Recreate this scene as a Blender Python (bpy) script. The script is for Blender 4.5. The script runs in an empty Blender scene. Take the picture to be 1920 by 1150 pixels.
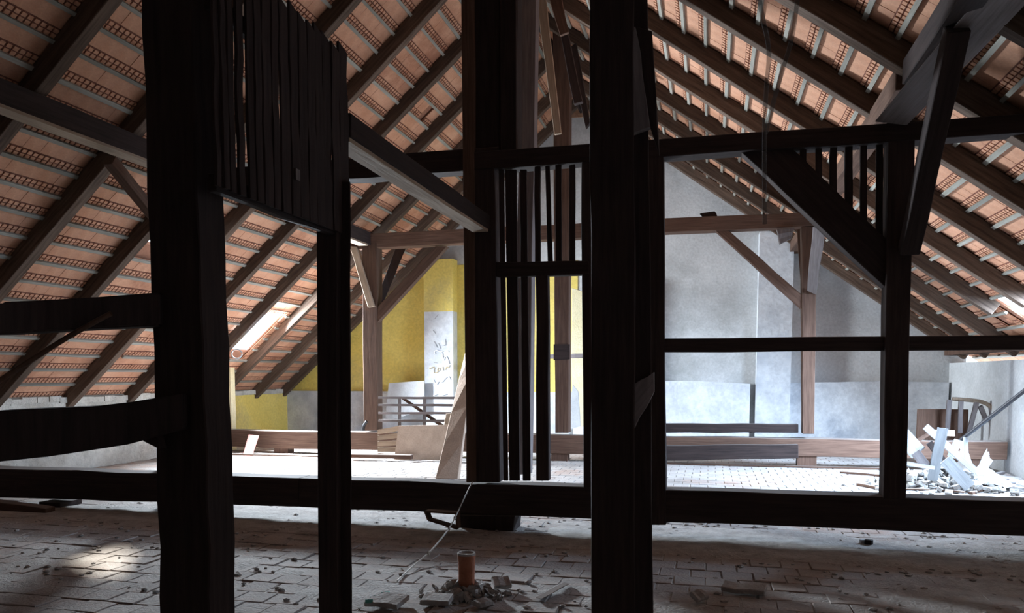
import bpy, bmesh, math, random
from mathutils import Vector, Matrix
random.seed(7)
SC = bpy.context.scene; COL = SC.collection
# ------------------------------------------------------------------ camera
FPX = 1450.0; YAW = math.radians(14.3); PIT = math.radians(4.3); PX, PY = 960.0, 812.0
EYE = Vector((0, 0, 1.55))
cd = bpy.data.cameras.new('camera'); cam = bpy.data.objects.new('camera', cd); COL.objects.link(cam)
cam.location = EYE; cam.rotation_euler = (math.radians(90) - PIT, 0, YAW)
cd.sensor_width = 36; cd.lens = 36 * FPX / 1920; cd.shift_y = (PY - 575) / 1920
cd.clip_start = .05; cd.clip_end = 200
SC.camera = cam
# ------------------------------------------------------------------ exposure, sky, sun, daylight through the roof openings
vs = SC.view_settings; SC.display_settings.display_device = 'sRGB'
vs.view_transform = 'Standard'; vs.look = 'None'; vs.exposure = 0.0; vs.gamma = 1; vs.use_curve_mapping = False
W = bpy.data.worlds.new('sky'); SC.world = W; W.use_nodes = True
W.node_tree.nodes['Background'].inputs[0].default_value = (.72, .85, 1, 1)
W.node_tree.nodes['Background'].inputs[1].default_value = 5.0
def sun(d, e, ang, col):
    l = bpy.data.lights.new('sun', 'SUN'); l.energy = e; l.angle = math.radians(ang); l.color = col
    o = bpy.data.objects.new('sun', l); COL.objects.link(o)
    o.rotation_euler = Vector(d).to_track_quat('-Z', 'Y').to_euler(); o.location = (0, 0, 20)
sun((1.75, -2.8, -2.43), 11, 2.6, (1, .95, .86))
def area(loc, d, sx, sy, e, col, spread=110):
    l = bpy.data.lights.new('daylight', 'AREA'); l.shape = 'RECTANGLE'; l.size = sx; l.size_y = sy; l.energy = e; l.color = col; l.spread = math.radians(spread)
    o = bpy.data.objects.new('daylight', l); COL.objects.link(o); o.location = loc
    o.rotation_euler = Vector(d).to_track_quat('-Z', 'Y').to_euler()
XR, ZR, TL, TR = -2.8, 7.55, .87, .72           # ridge and the two roof pitches
GY = 17.05                                       # gable wall
XL_, XR_ = -10.0, 4.6                            # knee walls
area((-8.72, 13.73, 2.42), (.76, -.35, -.24), .7, .7, 1750, (.80, .90, 1), 155)
area((4.33, 11.7, 2.38), (-.68, .12, -.65), 2.2, .5, 700, (.56, .75, 1), 125)
OPEN_L = [(-9.2, -8.3, 13.36, 14.1), (-7.65, -7.15, 9.1, 9.75)]
GLINT_L = [(-9.44, -9.32, 10.58, 10.74), (-8.68, -8.56, 13.12, 13.26), (-8.9, -8.8, 13.12, 13.26), (-9.1, -9.0, 13.12, 13.26), (-7.2, -7.1, 16.55, 16.7), (-7.5, -7.38, 16.55, 16.7)]   # slipped tiles
GLINT_R = [(3.9, 4.0, 14.9, 15.05), (4.4, 4.48, 13.42, 13.54), (4.05, 4.15, 13.3, 13.4)]
OPEN_R = [(4.05, 4.75, 10.5, 12.9)]
def zl(x): return ZR + TL * (x - XR)
def zr(x): return ZR - TR * (x - XR)
# ------------------------------------------------------------------ materials
def mat(name): 
    m = bpy.data.materials.new(name); m.use_nodes = True; nt = m.node_tree
    return m, nt, nt.nodes['Principled BSDF']
def nd(nt, t, **k):
    n = nt.nodes.new(t)
    for a, v in k.items():
        if a.startswith('i_'): n.inputs[int(a[2:])].default_value = v
        else: setattr(n, a, v)
    return n
def ramp(nt, fac, stops):
    r = nt.nodes.new('ShaderNodeValToRGB'); e = r.color_ramp.elements
    while len(e) < len(stops): e.new(.5)
    for q, (p, c) in zip(e, stops): q.position = p; q.color = (*c, 1)
    nt.links.new(fac, r.inputs[0]); return r.outputs[0]
def mix(nt, fac, a, b, bt='MIX'):
    n = nt.nodes.new('ShaderNodeMix'); n.data_type = 'RGBA'; n.blend_type = bt
    for s, v in ((n.inputs[0], fac), (n.inputs[6], a), (n.inputs[7], b)):
        if hasattr(v, 'is_linked'): nt.links.new(v, s)
        else: s.default_value = v if isinstance(v, (int, float)) else (*v, 1)
    return n.outputs[2]
def noise(nt, scale, co='Object', sc=(1, 1, 1), detail=5, rough=.6):
    t = nd(nt, 'ShaderNodeTexCoord'); mp = nd(nt, 'ShaderNodeMapping'); mp.inputs['Scale'].default_value = sc
    n = nd(nt, 'ShaderNodeTexNoise'); n.inputs['Scale'].default_value = scale; n.inputs['Detail'].default_value = detail
    n.inputs['Roughness'].default_value = rough
    nt.links.new(t.outputs[co], mp.inputs[0]); nt.links.new(mp.outputs[0], n.inputs[0]); return n.outputs[0]
def bump(nt, b, h, st, dist=.01):
    n = nd(nt, 'ShaderNodeBump'); n.inputs['Strength'].default_value = st; n.inputs['Distance'].default_value = dist
    nt.links.new(h, n.inputs['Height']); nt.links.new(n.outputs[0], b.inputs['Normal'])
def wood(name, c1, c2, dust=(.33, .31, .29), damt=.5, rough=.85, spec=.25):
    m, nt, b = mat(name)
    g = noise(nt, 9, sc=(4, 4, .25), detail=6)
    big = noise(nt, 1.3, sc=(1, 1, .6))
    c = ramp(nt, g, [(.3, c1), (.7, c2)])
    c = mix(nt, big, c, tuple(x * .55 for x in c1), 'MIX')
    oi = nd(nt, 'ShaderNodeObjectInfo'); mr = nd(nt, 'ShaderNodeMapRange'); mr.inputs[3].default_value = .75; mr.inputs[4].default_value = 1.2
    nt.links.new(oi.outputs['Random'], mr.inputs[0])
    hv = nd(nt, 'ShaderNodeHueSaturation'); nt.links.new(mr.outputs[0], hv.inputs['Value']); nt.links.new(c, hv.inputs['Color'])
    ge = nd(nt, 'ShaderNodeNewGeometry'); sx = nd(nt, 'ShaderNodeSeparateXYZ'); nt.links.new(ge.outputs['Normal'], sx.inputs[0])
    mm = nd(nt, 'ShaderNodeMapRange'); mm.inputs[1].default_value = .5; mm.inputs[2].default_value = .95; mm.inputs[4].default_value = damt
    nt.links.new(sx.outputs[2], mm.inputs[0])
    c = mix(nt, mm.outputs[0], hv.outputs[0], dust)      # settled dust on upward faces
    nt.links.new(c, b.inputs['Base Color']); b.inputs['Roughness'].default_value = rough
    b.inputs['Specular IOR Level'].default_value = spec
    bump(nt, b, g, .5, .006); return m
M = {}
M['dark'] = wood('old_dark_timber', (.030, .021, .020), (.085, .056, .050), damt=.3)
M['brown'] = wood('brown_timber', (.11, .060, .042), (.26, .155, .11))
M['rafter'] = wood('rafter_timber', (.08, .052, .038), (.27, .19, .14), damt=0)
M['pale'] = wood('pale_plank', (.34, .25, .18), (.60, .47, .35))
M['grey'] = wood('grey_weathered_timber', (.20, .17, .17), (.42, .37, .36))
M['batten'] = wood('batten_wood', (.30, .29, .25), (.55, .53, .46), damt=0)
M['white'] = wood('whitewashed_lath', (.36, .37, .38), (.58, .59, .60), damt=0)
M['pink'] = wood('pink_board', (.50, .20, .17), (.60, .28, .24), damt=0)
def stone(name, c1, c2, sc=2., bs=.5, co='Object', c3=None, fine=40, dist=.02, spec=.3):
    m, nt, b = mat(name); n = noise(nt, sc, co, detail=7); f = noise(nt, fine, co, detail=4)
    c = ramp(nt, n, [(.3, c1), (.62, c2)])
    if c3: c = mix(nt, ramp(nt, noise(nt, sc * .4, co, detail=8, rough=.7), [(.52, (0, 0, 0)), (.66, (1, 1, 1))]), c, c3)
    c = mix(nt, .25, c, ramp(nt, f, [(.3, (.25, .25, .25)), (.7, (1, 1, 1))]), 'MULTIPLY')
    nt.links.new(c, b.inputs['Base Color']); b.inputs['Roughness'].default_value = .9; b.inputs['Specular IOR Level'].default_value = spec
    bump(nt, b, f, bs, dist); return m
M['floor_tile'] = stone('dusty_clay_floor_tile', (.31, .28, .26), (.48, .45, .43), 1.7, .5, 'Object', (.40, .29, .24))
M['floor_bed'] = stone('floor_bed_mortar', (.24, .20, .18), (.38, .34, .31), 3)
M['dust'] = stone('loose_dust_and_mortar', (.33, .31, .29), (.52, .50, .48), 6, .8)
M['knee'] = stone('rubble_render', (.45, .42, .37), (.72, .70, .64), 1.6, .8, 'Object', (.42, .36, .30), 14, .04)
M['white_wall'] = stone('grey_white_limewash', (.52, .53, .53), (.74, .75, .75), .9, .35, 'Object', (.45, .46, .45), 20)
M['wainscot'] = stone('streaked_white_render', (.60, .63, .67), (.82, .85, .88), 2.2, .5, 'Object', (.48, .52, .58), 14)
M['yellow'] = stone('yellow_limewash', (.86, .65, .15), (.94, .76, .22), .9, .3, 'Object', (.66, .54, .22), 20)
M['yellow_wall'] = M['yellow']
M['cream'] = stone('cream_paint', (.78, .68, .40), (.88, .80, .55), 2, .3)
M['brick'] = stone('bare_brick', (.42, .22, .13), (.55, .33, .22), 5, .5)
M['terracotta'] = stone('terracotta_tile', (.56, .27, .16), (.72, .40, .26), 2.2, .25, 'Object', (.44, .20, .12), 60, .004)
M['lap_shade'] = stone('terracotta_lap_shade', (.13, .05, .035), (.24, .10, .07), 8, .3)
M['pipe'] = stone('clay_pipe', (.36, .13, .07), (.48, .20, .12), 8, .3)
M['board'] = stone('fibreboard', (.44, .33, .25), (.56, .43, .34), 4, .2)
M['paper'] = stone('white_sheet', (.52, .54, .56), (.64, .66, .68), 4, .2)
M['outer'] = stone('leak_block_sheet', (.34, .16, .10), (.45, .22, .14), 4, .3)
def plain(name, c, r=.6, metal=0, alpha=1, em=None):
    m, nt, b = mat(name); n = noise(nt, 30)
    nt.links.new(mix(nt, .2, c, ramp(nt, n, [(.3, tuple(x * .5 for x in c)), (.7, c)])), b.inputs['Base Color'])
    b.inputs['Roughness'].default_value = r; b.inputs['Metallic'].default_value = metal; b.inputs['Alpha'].default_value = alpha; return m
M['string'] = plain('pale_string', (.55, .52, .47)); M['teal'] = plain('teal_plastic', (.10, .45, .42), .35)
M['metal'] = plain('dark_iron', (.05, .05, .055), .45, .8); M['cobweb'] = plain('dusty_cobweb', (.16, .15, .14), .95, 0, .38)
M['ochre'] = plain('ochre_scrawl', (.62, .47, .22)); M['scrawl'] = plain('white_scrawl', (.93, .95, .98)); M['pencil'] = plain('pencil_grey', (.35, .35, .37))
M['black'] = plain('soot_black', (.02, .02, .02))
# ------------------------------------------------------------------ helpers
def at(x, y, Y):                                  # photograph pixel -> point on the plane Y = const
    c, s = math.cos(YAW), math.sin(YAW); fh = Vector((-s, c, 0)); r = Vector((c, s, 0)); z = Vector((0, 0, 1))
    d = (fh * math.cos(PIT) - z * math.sin(PIT)) + r * ((x - PX) / FPX) - (z * math.cos(PIT) + fh * math.sin(PIT)) * ((y - PY) / FPX)
    return EYE + d * (Y / d.y)
def atX(x, y, X):
    p = at(x, y, 1.0) - EYE; return EYE + p * (X / p.x)
def atZ(x, y, Z=0):
    p = at(x, y, 1.0) - EYE; return EYE + p * ((Z - EYE.z) / p.z)
def tag(o, label=None, cat=None, group=None, kind=None):
    for k, v in (('label', label), ('category', cat), ('group', group), ('kind', kind)):
        if v: o[k] = v
    return o
def link(name, me, m, parent=None, loc=None):
    o = bpy.data.objects.new(name, me); COL.objects.link(o)
    if m and not me.materials: me.materials.append(m)
    if parent: o.parent = parent
    if loc is not None: o.location = loc
    return o
def empty(name, loc, label, cat, group=None):
    o = bpy.data.objects.new(name, None); COL.objects.link(o); o.location = loc; o.empty_display_size = .2
    bpy.context.view_layer.update(); return tag(o, label, cat, group)
def keep(o, parent):                              # parent while keeping the world place
    mw = o.matrix_basis.copy(); o.parent = parent; o.matrix_parent_inverse = Matrix.Translation(parent.location).inverted(); o.matrix_basis = mw; return o
def hexa(name, a, b, m, n=5, jit=.005, parent=None, bev=.006):
    """a: four points round one end, b: the matching four points of the other end; local Z runs along the timber"""
    a = [Vector(p) for p in a]; b = [Vector(p) for p in b]
    ca = sum(a, Vector()) / 4; cb = sum(b, Vector()) / 4
    z = (cb - ca).normalized(); x = (a[1] - a[0]); x = (x - z * x.dot(z)).normalized(); y = z.cross(x)
    mw = Matrix((x, y, z)).transposed().to_4x4(); mw.translation = ca; inv = mw.inverted()
    bm = bmesh.new(); rings = []
    for i in range(n + 1):
        t = i / n; ring = []
        off = Vector((random.uniform(-jit, jit), random.uniform(-jit, jit), 0))
        for p, q in zip(a, b):
            v = inv @ p.lerp(q, t)
            j = off + Vector((random.uniform(-jit, jit), random.uniform(-jit, jit), 0)) * .5
            ring.append(bm.verts.new(v + (j if 0 < i < n else Vector())))
        rings.append(ring)
    for i in range(n):
        for k in range(4):
            bm.faces.new((rings[i][k], rings[i][(k + 1) % 4], rings[i + 1][(k + 1) % 4], rings[i + 1][k]))
    bm.faces.new(rings[0][::-1]); bm.faces.new(rings[-1])
    bmesh.ops.recalc_face_normals(bm, faces=bm.faces)
    if bev:
        es = [e for e in bm.edges if len(e.link_faces) == 2 and e.calc_face_angle(0) > .7]
        bmesh.ops.bevel(bm, geom=es, offset=bev, segments=1, affect='EDGES', clamp_overlap=True)
    me = bpy.data.meshes.new(name); bm.to_mesh(me); bm.free(); me.materials.append(m)
    o = bpy.data.objects.new(name, me); COL.objects.link(o); o.matrix_basis = mw
    if parent: keep(o, parent)
    return o
def bar(name, p, q, w, h, m, up=(0, 0, 1), **k):
    """straight timber of section w x h along the axis p-q"""
    p, q = Vector(p), Vector(q); d = (q - p).normalized(); u = Vector(up); u = (u - d * u.dot(d)).normalized(); s = d.cross(u)
    o = [(-1, -1), (1, -1), (1, 1), (-1, 1)]
    return hexa(name, [p + s * w / 2 * i + u * h / 2 * j for i, j in o], [q + s * w / 2 * i + u * h / 2 * j for i, j in o], m, **k)
def face(name, pts, Y, depth, m, **k):
    """timber whose near face has pixel corners p0,p1 (one end) p3,p2 (other end) at plane Y, depth away from the camera"""
    P = [at(x, y, Y) for x, y in pts]; e = Vector((0, depth, 0))
    return hexa(name, [P[0], P[1], P[1] + e, P[0] + e], [P[3], P[2], P[2] + e, P[3] + e], m, **k)
def boxm(bm, c, sx, sy, sz, rot=None):
    r = bmesh.ops.create_cube(bm, size=1)['verts']
    for v in r:
        v.co = Vector((v.co.x * sx, v.co.y * sy, v.co.z * sz))
        if rot: v.co = rot @ v.co
        v.co += Vector(c)
    return r
def fin(bm, name, m, parent=None, loc=None):
    me = bpy.data.meshes.new(name); bm.to_mesh(me); bm.free(); return link(name, me, m, parent, loc)
def box(name, x0, x1, y0, y1, z0, z1, m, parent=None):
    bm = bmesh.new(); boxm(bm, (0, 0, 0), x1 - x0, y1 - y0, z1 - z0)
    o = fin(bm, name, m, None, ((x0 + x1) / 2, (y0 + y1) / 2, (z0 + z1) / 2))
    if parent: keep(o, parent)
    return o
def poly(name, pts, ext, m, parent=None):
    bm = bmesh.new(); v = [bm.verts.new(p) for p in pts]; f = bm.faces.new(v)
    r = bmesh.ops.extrude_face_region(bm, geom=[f]); vv = [g for g in r['geom'] if isinstance(g, bmesh.types.BMVert)]
    bmesh.ops.translate(bm, verts=vv, vec=Vector(ext)); bmesh.ops.recalc_face_normals(bm, faces=bm.faces)
    o = fin(bm, name, m)
    if parent: keep(o, parent)
    return o
def tube(name, pts, r, m, parent=None, res=3, cyc=False):
    cu = bpy.data.curves.new(name, 'CURVE'); cu.dimensions = '3D'; cu.bevel_depth = r; cu.bevel_resolution = res; cu.resolution_u = 6
    sp = cu.splines.new('NURBS'); sp.points.add(len(pts) - 1)
    for q, p in zip(sp.points, pts): q.co = (*p, 1)
    sp.order_u = 3; sp.use_endpoint_u = not cyc; sp.use_cyclic_u = cyc; cu.use_fill_caps = True
    t = bpy.data.objects.new('tmp', cu); COL.objects.link(t); bpy.context.view_layer.update()
    me = bpy.data.meshes.new_from_object(t.evaluated_get(bpy.context.evaluated_depsgraph_get())); me.name = name
    COL.objects.unlink(t); bpy.data.objects.remove(t)
    me.materials.clear(); o = link(name, me, m)
    if parent: keep(o, parent)
    return o
def S(o): o['kind'] = 'structure'; return o

# ================================================================== FLOOR
fb = S(box('floor', XL_ - .3, XR_ + .3, -5, GY + .3, -.25, -.014, M['floor_bed']))
T_ = .235
def tile_mesh(i):
    bm = bmesh.new(); boxm(bm, (0, 0, -.02), T_ - .008, T_ - .008, .04)
    for v in bm.verts:
        v.co.x += random.uniform(-.005, .005); v.co.y += random.uniform(-.005, .005)
    bmesh.ops.bevel(bm, geom=[e for e in bm.edges if all(v.co.z > -.01 for v in e.verts)], offset=.005, segments=1, affect='EDGES')
    me = bpy.data.meshes.new('floor_tile'); bm.to_mesh(me); bm.free(); me.materials.append(M['floor_tile']); return me
tms = [tile_mesh(i) for i in range(6)]
cells = []
pipe = atZ(875, 1116); pipe.z = 0
i0 = int(XL_ / T_) ; 
for i in range(int((XR_ - XL_) / T_) + 1):
    for j in range(int((GY - 3.2) / T_)):
        x = XL_ + .13 + i * T_ + (T_ / 2 if j % 2 else 0); y = 3.3 + j * T_
        if x > XR_ - .05: continue
        d = (Vector((x, y, 0)) - pipe).length
        if d < .22: continue
        u = (x * math.cos(YAW) + y * math.sin(YAW)) / (-x * math.sin(YAW) + y * math.cos(YAW))
        vis = abs(u) < .68 and y > 4.6
        cells.append((0 if vis else 1, math.hypot(x, y), x, y, d))
cells.sort()
rest = bmesh.new()
for k, (_, _, x, y, d) in enumerate(cells):
    tilt = .022 if y < 8 else .008
    if d < .5: tilt = .07
    z = random.uniform(-.006, .004) if y < 8 else random.uniform(-.003, .002)
    rx, ry, rz = random.uniform(-tilt, tilt), random.uniform(-tilt, tilt), random.uniform(-.02, .02)
    if k < 300:
        o = link('tile', tms[k % 6], None, fb); o.matrix_parent_inverse = Matrix.Translation(fb.location).inverted()
        o.location = (x, y, z); o.rotation_euler = (rx, ry, rz)
    else:
        mw = Matrix.LocRotScale((x, y, z), __import__('mathutils').Euler((rx, ry, rz)), None)
        vs_ = [rest.verts.new(mw @ v.co) for v in tms[k % 6].vertices]
        for p in tms[k % 6].polygons: rest.faces.new([vs_[q] for q in p.vertices])
ft = fin(rest, 'floor_tiles', M['floor_tile']); keep(ft, fb); ft['kind'] = 'stuff'

# ================================================================== WALLS
wf = bmesh.new()
def gable_panel(x0, x1, z0, z1=None):
    xs = sorted({x0, x1} | ({XR} if x0 < XR < x1 else set()))
    top = [Vector((x, GY, (zl(x) if x <= XR else zr(x)) + .1)) if z1 is None else Vector((x, GY, z1)) for x in xs]
    return [Vector((x0, GY, z0)), Vector((x1, GY, z0))] + top[::-1]
gw = S(poly('wall_far', gable_panel(XL_ - .3, XR_ + .3, -.2), (0, .35, 0), M['white_wall']))
YX = -2.85
poly('yellow_render', [p + Vector((0, -.02, 0)) for p in [Vector((XL_, GY, 1.1)), Vector((YX, GY, 1.16)), Vector((YX, GY, 4.05)), Vector((-6.7, GY, 4.05)), Vector((XL_, GY, zl(XL_) + .1))]], (0, .03, 0), M['yellow'], gw)
box('wainscot_left', XL_, -3.0, GY - .10, GY + .05, 0, 1.16, M['wainscot'], gw).name = 'wainscot'
poly('wainscot', [Vector((x, GY - .22, z)) for x, z in ((-2.9, 0), (.82, 0), (.82, 1.36), (-.3, 1.42), (-2.9, 1.40))], (0, .3, 0), M['wainscot'], gw)
poly('wainscot', [Vector((x, GY - .22, z)) for x, z in ((1.60, 0), (4.55, 0), (4.55, 1.40), (3.3, 1.42), (1.60, 1.38))], (0, .3, 0), M['wainscot'], gw)
box('pilaster', .93, 1.60, GY - .34, GY + .05, 0, 5.35 - .9, M['wainscot'], gw)
yp = box('pilaster', -6.33, -5.64, GY - .32, GY + .05, 0, 2.98, M['wainscot'], gw)
box('pilaster_top', -6.335, -5.635, GY - .325, GY + .05, 2.98, 4.15, M['yellow'], gw)
poly('bare_brick_apex', [Vector((XR - .3, GY - .03, 7.12)), Vector((XR + .3, GY - .03, 7.10)), Vector((XR, GY - .03, 7.5))], (0, .05, 0), M['brick'], gw)
# scrawl on the white half of the yellow pilaster (illegible chalk strokes and a short ochre word)
def scrawl(pts, m, r): 
    o = tube('scrawl', [at(x, y, GY - .335) for x, y in pts], r, m, gw, 1)
for pts in ([(816, 664), (814, 660), (819, 656), (826, 661), (833, 657), (841, 659)], [(829, 662), (831, 680), (834, 668), (839, 670), (842, 682)],
            [(812, 712), (818, 724), (822, 714), (828, 718), (834, 710), (842, 704), (844, 712)], [(813, 742), (820, 738), (828, 742), (838, 739)]):
    scrawl(pts, M['scrawl'], .012)
for pts in ([(805, 692), (816, 686), (813, 696), (815, 701), (822, 697)], [(822, 690), (819, 695), (824, 696), (826, 690), (822, 690)], [(830, 688), (831, 695)], [(835, 694), (837, 686), (841, 692), (843, 685)]):
    scrawl(pts, M['ochre'], .007)
for pts in ([(814, 640), (820, 652)], [(822, 644), (826, 654)], [(834, 636), (838, 650), (832, 648)], [(815, 598), (822, 590)], [(812, 620), (817, 626)], [(814, 680), (820, 681)]):
    scrawl(pts, M['pencil'], .006)
wl = S(box('wall_left', XL_ - .35, XL_, -5, GY + .3, -.2, 1.12, M['knee']))
box('yellow_render', XL_ - .1, XL_ + .012, 13.9, GY, .0, 1.10, M['yellow'], wl)
cap = bmesh.new()
for k in range(60):
    y = 3.5 + k * .225; boxm(cap, (XL_ - .12 + random.uniform(-.02, .02), y, 1.15 + random.uniform(-.015, .02)), .3, .24, .09, Matrix.Rotation(random.uniform(-.1, .1), 3, 'Z'))
cp = fin(cap, 'wall_cap', M['knee']); keep(cp, wl); cp['kind'] = 'stuff'
wr = S(box('wall_right', XR_, XR_ + .3, -5, GY + .3, -.2, 1.78, M['white_wall']))
box('wall_plate', XR_ - .1, XR_ + .2, 3, GY, 1.93, 2.1, M['brown'], wr)
S(box('wall_back', XL_ - .3, XR_ + .3, -5.2, -5, -.2, 8, M['knee']))

# ================================================================== ROOF
RP = .333; TW = .21
def roof_tile_mesh():
    """underside down: flat pan, two side ribs, and a waffle of small cells in the upper-lap band; local x down the slope, y across, z outwards"""
    bm = bmesh.new(); L_ = .37
    boxm(bm, (0, 0, .0), L_, TW + .006, .014); 
    me = bpy.data.meshes.new('roof_tile'); 
    n0 = len(bm.faces)
    boxm(bm, (.100, 0, -.009), .118, TW + .004, .006)     # dark red lap band up-slope of the batten, recess shade deepened in its colour
    n1 = len(bm.faces)
    for i in (0, 1):                                      # two rows of proud square cells
        for k in range(3): boxm(bm, (.073 + .054 * i, -TW / 3 + k * TW / 3, -.017), .040, .050, .012)
    bm.faces.ensure_lookup_table()
    for i, f in enumerate(bm.faces): f.material_index = 1 if n0 <= i < n1 else 0
    bm.to_mesh(me); bm.free(); me.materials.append(M['terracotta']); me.materials.append(M['lap_shade']); return me
rtm = roof_tile_mesh()
def roof(side):
    left = side == 'left'; t = TL if left else TR; sg = -1 if left else 1
    ang = math.atan(t); ca, sa = math.cos(ang), math.sin(ang)
    xe = XL_ - .45 if left else XR_ + .45; opens = OPEN_L + GLINT_L if left else OPEN_R + GLINT_R
    zf = zl if left else zr
    down = Vector((sg * ca, 0, -sa)); nrm = Vector((sg * sa, 0, ca)); yy = nrm.cross(down)
    # unseen sheet added above the tiles against sky leaks, real openings left out
    xs = sorted({XR, xe} | {v for o in opens for v in o[:2]}); ys = sorted({-5, GY + .35} | {v for o in opens for v in o[2:]})
    bm = bmesh.new()
    for a, b in zip(xs, xs[1:]):
        for c, d in zip(ys, ys[1:]):
            if any(o[0] <= (a + b) / 2 <= o[1] and o[2] <= (c + d) / 2 <= o[3] for o in opens): continue
            boxm(bm, (0, 0, 0), 1, 1, 1); vv = list(bm.verts)[-8:]
            for v in vv:
                x = a if v.co.x < 0 else b; y = c if v.co.y < 0 else d
                v.co = Vector((x, y, zf(x) + (.03 if v.co.z < 0 else .06) / ca))
    ro = fin(bm, 'roof_' + side, M['outer']); S(ro)
    tiles = []; 
    n = int(7.9 / ca / RP) + 1
    for r in range(n):
        s = (r + .5) * RP
        for j in range(int((GY - 3.8) / TW) + 1):
            y = 3.9 + j * TW; x = XR + sg * s * ca
            if any(o[0] - .05 <= x <= o[1] + .05 and o[2] - .08 <= y <= o[3] + .08 for o in opens): continue
            if random.random() < .0015 : continue
            p = Vector((x, y, zf(x))) 
            q = p - EYE; c, s_ = math.cos(YAW), math.sin(YAW)
            f = -q.x * s_ + q.y * c; u = (q.x * c + q.y * s_) / f; v = q.z / f
            inside = abs(u) < .66 and v < .52 and f > 1
            tiles.append((0 if inside else 1, q.length, p))
    tiles.sort(key=lambda a: (a[0], a[1]))
    rot = Matrix((down, yy, nrm)).transposed().to_4x4()
    co, fa, mi = [], [], []
    vco = [v.co.copy() for v in rtm.vertices]; fidx = [tuple(p.vertices) for p in rtm.polygons]; fm = [p.material_index for p in rtm.polygons]
    for k, (_, _, p) in enumerate(tiles):
        mw = Matrix.Translation(p + nrm * random.uniform(-.002, .004)) @ rot @ Matrix.Rotation(-.035 + random.uniform(-.01, .01), 4, 'Y')
        if k < 300:
            o = link('roof_tile', rtm, None, ro); o.matrix_basis = mw
        else:
            b0 = len(co); co += [mw @ v for v in vco]; fa += [tuple(i + b0 for i in f) for f in fidx]; mi += fm
    me = bpy.data.meshes.new('roof_tiles'); me.from_pydata(co, [], fa); me.materials.append(M['terracotta']); me.materials.append(M['lap_shade'])
    me.polygons.foreach_set('material_index', mi); me.update()
    o = link('roof_tiles', me, None, ro); o['kind'] = 'stuff'
    # battens along the ridge direction
    for r in range(n + 1):
        s = (r + .5) * RP + RP * .5; x = XR + sg * s * ca
        seg = []
        for (a, b) in ((3.5, GY),):
            cuts = sorted([(o_[2], o_[3]) for o_ in opens if o_[0] < x < o_[1]]); c0 = a
            for (u0, u1) in cuts: seg.append((c0, u0)); c0 = u1
            seg.append((c0, b))
        for a, b in seg:
            pa = Vector((x, a, zf(x))) - nrm * .036; pb = Vector((x, b, zf(x))) - nrm * .036
            w = random.uniform(.038, .052)
            hexa('batten', *[[q + down * w / 2 * i + nrm * .015 * j for i, j in ((-1, -1), (1, -1), (1, 1), (-1, 1))] for q in (pa, pb)], M['batten'], n=10, jit=.004, parent=ro, bev=0)
    # rafters
    ylist = [1.05, 2.36, 3.67, 4.98, 6.31, 7.60, 8.92, 10.28, 11.64, 12.95, 14.28, 15.6, 16.85] if left else [1.2, 2.5, 3.8, 5.1, 6.2, 7.5, 8.8, 10.15, 11.48, 12.82, 14.15, 15.5, 16.75]
    for y in ylist:
        w, h = random.uniform(.125, .15), random.uniform(.18, .20)
        a = Vector((XR + sg * .05, y, zf(XR))) - nrm * (.052 + h / 2) + Vector((0, random.uniform(-.03, .03), 0)); s1 = (abs(xe - XR) - (.25 if left else .2)) / ca
        b = a + down * s1 + Vector((0, random.uniform(-.03, .03), 0))
        pieces = [(0, s1)]
        for o_ in opens:
            if o_[2] + .02 < y < o_[3] - .02: pieces = [(0, (abs((o_[1] if left else o_[0]) - XR)) / ca)]
        for (u, v) in pieces:
            hexa('rafter', *[[q + Vector((0, w / 2 * i, 0)) + nrm * h / 2 * j for i, j in ((-1, -1), (1, -1), (1, 1), (-1, 1))] for q in (a.lerp(b, u / s1), a.lerp(b, v / s1))], M['rafter'], n=8, jit=.006, parent=ro)
    return ro
roof('left'); roof('right')

# ================================================================== NEAR TRANSVERSE FRAME (F1)
def T(o, label, cat, group=None): return tag(o, label, cat, group)
Y1 = 7.36
sill = hexa('sill_beam', [at(0, 880, Y1) + Vector((-1.75, 0, 0)), at(0, 880, Y1) + Vector((-1.75, .26, 0)), at(0, 937, Y1) + Vector((-1.75, .26, 0)), at(0, 937, Y1) + Vector((-1.75, 0, 0))],
            [at(560, 897, Y1), at(560, 897, Y1) + Vector((0, .26, 0)), at(560, 951, Y1) + Vector((0, .26, 0)), at(560, 951, Y1)], M['dark'], n=10, jit=.008)
T(sill, 'long dark sill beam low across the left, raised off the floor, passing behind the big post', 'beam')
s2 = hexa('sill_beam', [at(560, 897, Y1), at(560, 897, Y1) + Vector((0, .26, 0)), at(560, 951, Y1) + Vector((0, .26, 0)), at(560, 951, Y1)],
          [at(1920, 939, Y1) + Vector((1.9, 0, 0)), at(1920, 939, Y1) + Vector((1.9, .26, 0)), at(1920, 1003, Y1) + Vector((1.9, .26, 0)), at(1920, 1003, Y1) + Vector((1.9, 0, 0))], M['dark'], n=14, jit=.007)
T(s2, 'long black sill beam low across the centre and right, carrying the partition posts', 'beam')
T(face('support_block', [(858, 966), (965, 968), (962, 1002), (862, 1000)], Y1 - .02, .3, M['dark'], n=2), 'dark timber block wedged under the sill beam beside the clay pipe', 'block')
T(box('support_block', 2.9, 3.2, Y1 - .02, Y1 + .3, 0, .19, M['dark']), 'dark block under the right end of the sill beam', 'block')
T(box('support_block', -7.6, -7.3, Y1 - .02, Y1 + .3, -.02, .06, M['dark']), 'thin dark packing block under the left end of the sill beam', 'block')
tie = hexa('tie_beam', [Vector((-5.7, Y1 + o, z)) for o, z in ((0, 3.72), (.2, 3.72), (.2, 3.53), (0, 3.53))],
           [Vector((-2.0, Y1 + o, z)) for o, z in ((0, 3.74), (.2, 3.74), (.2, 3.53), (0, 3.53))], M['dark'], n=8, jit=.008)
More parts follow.
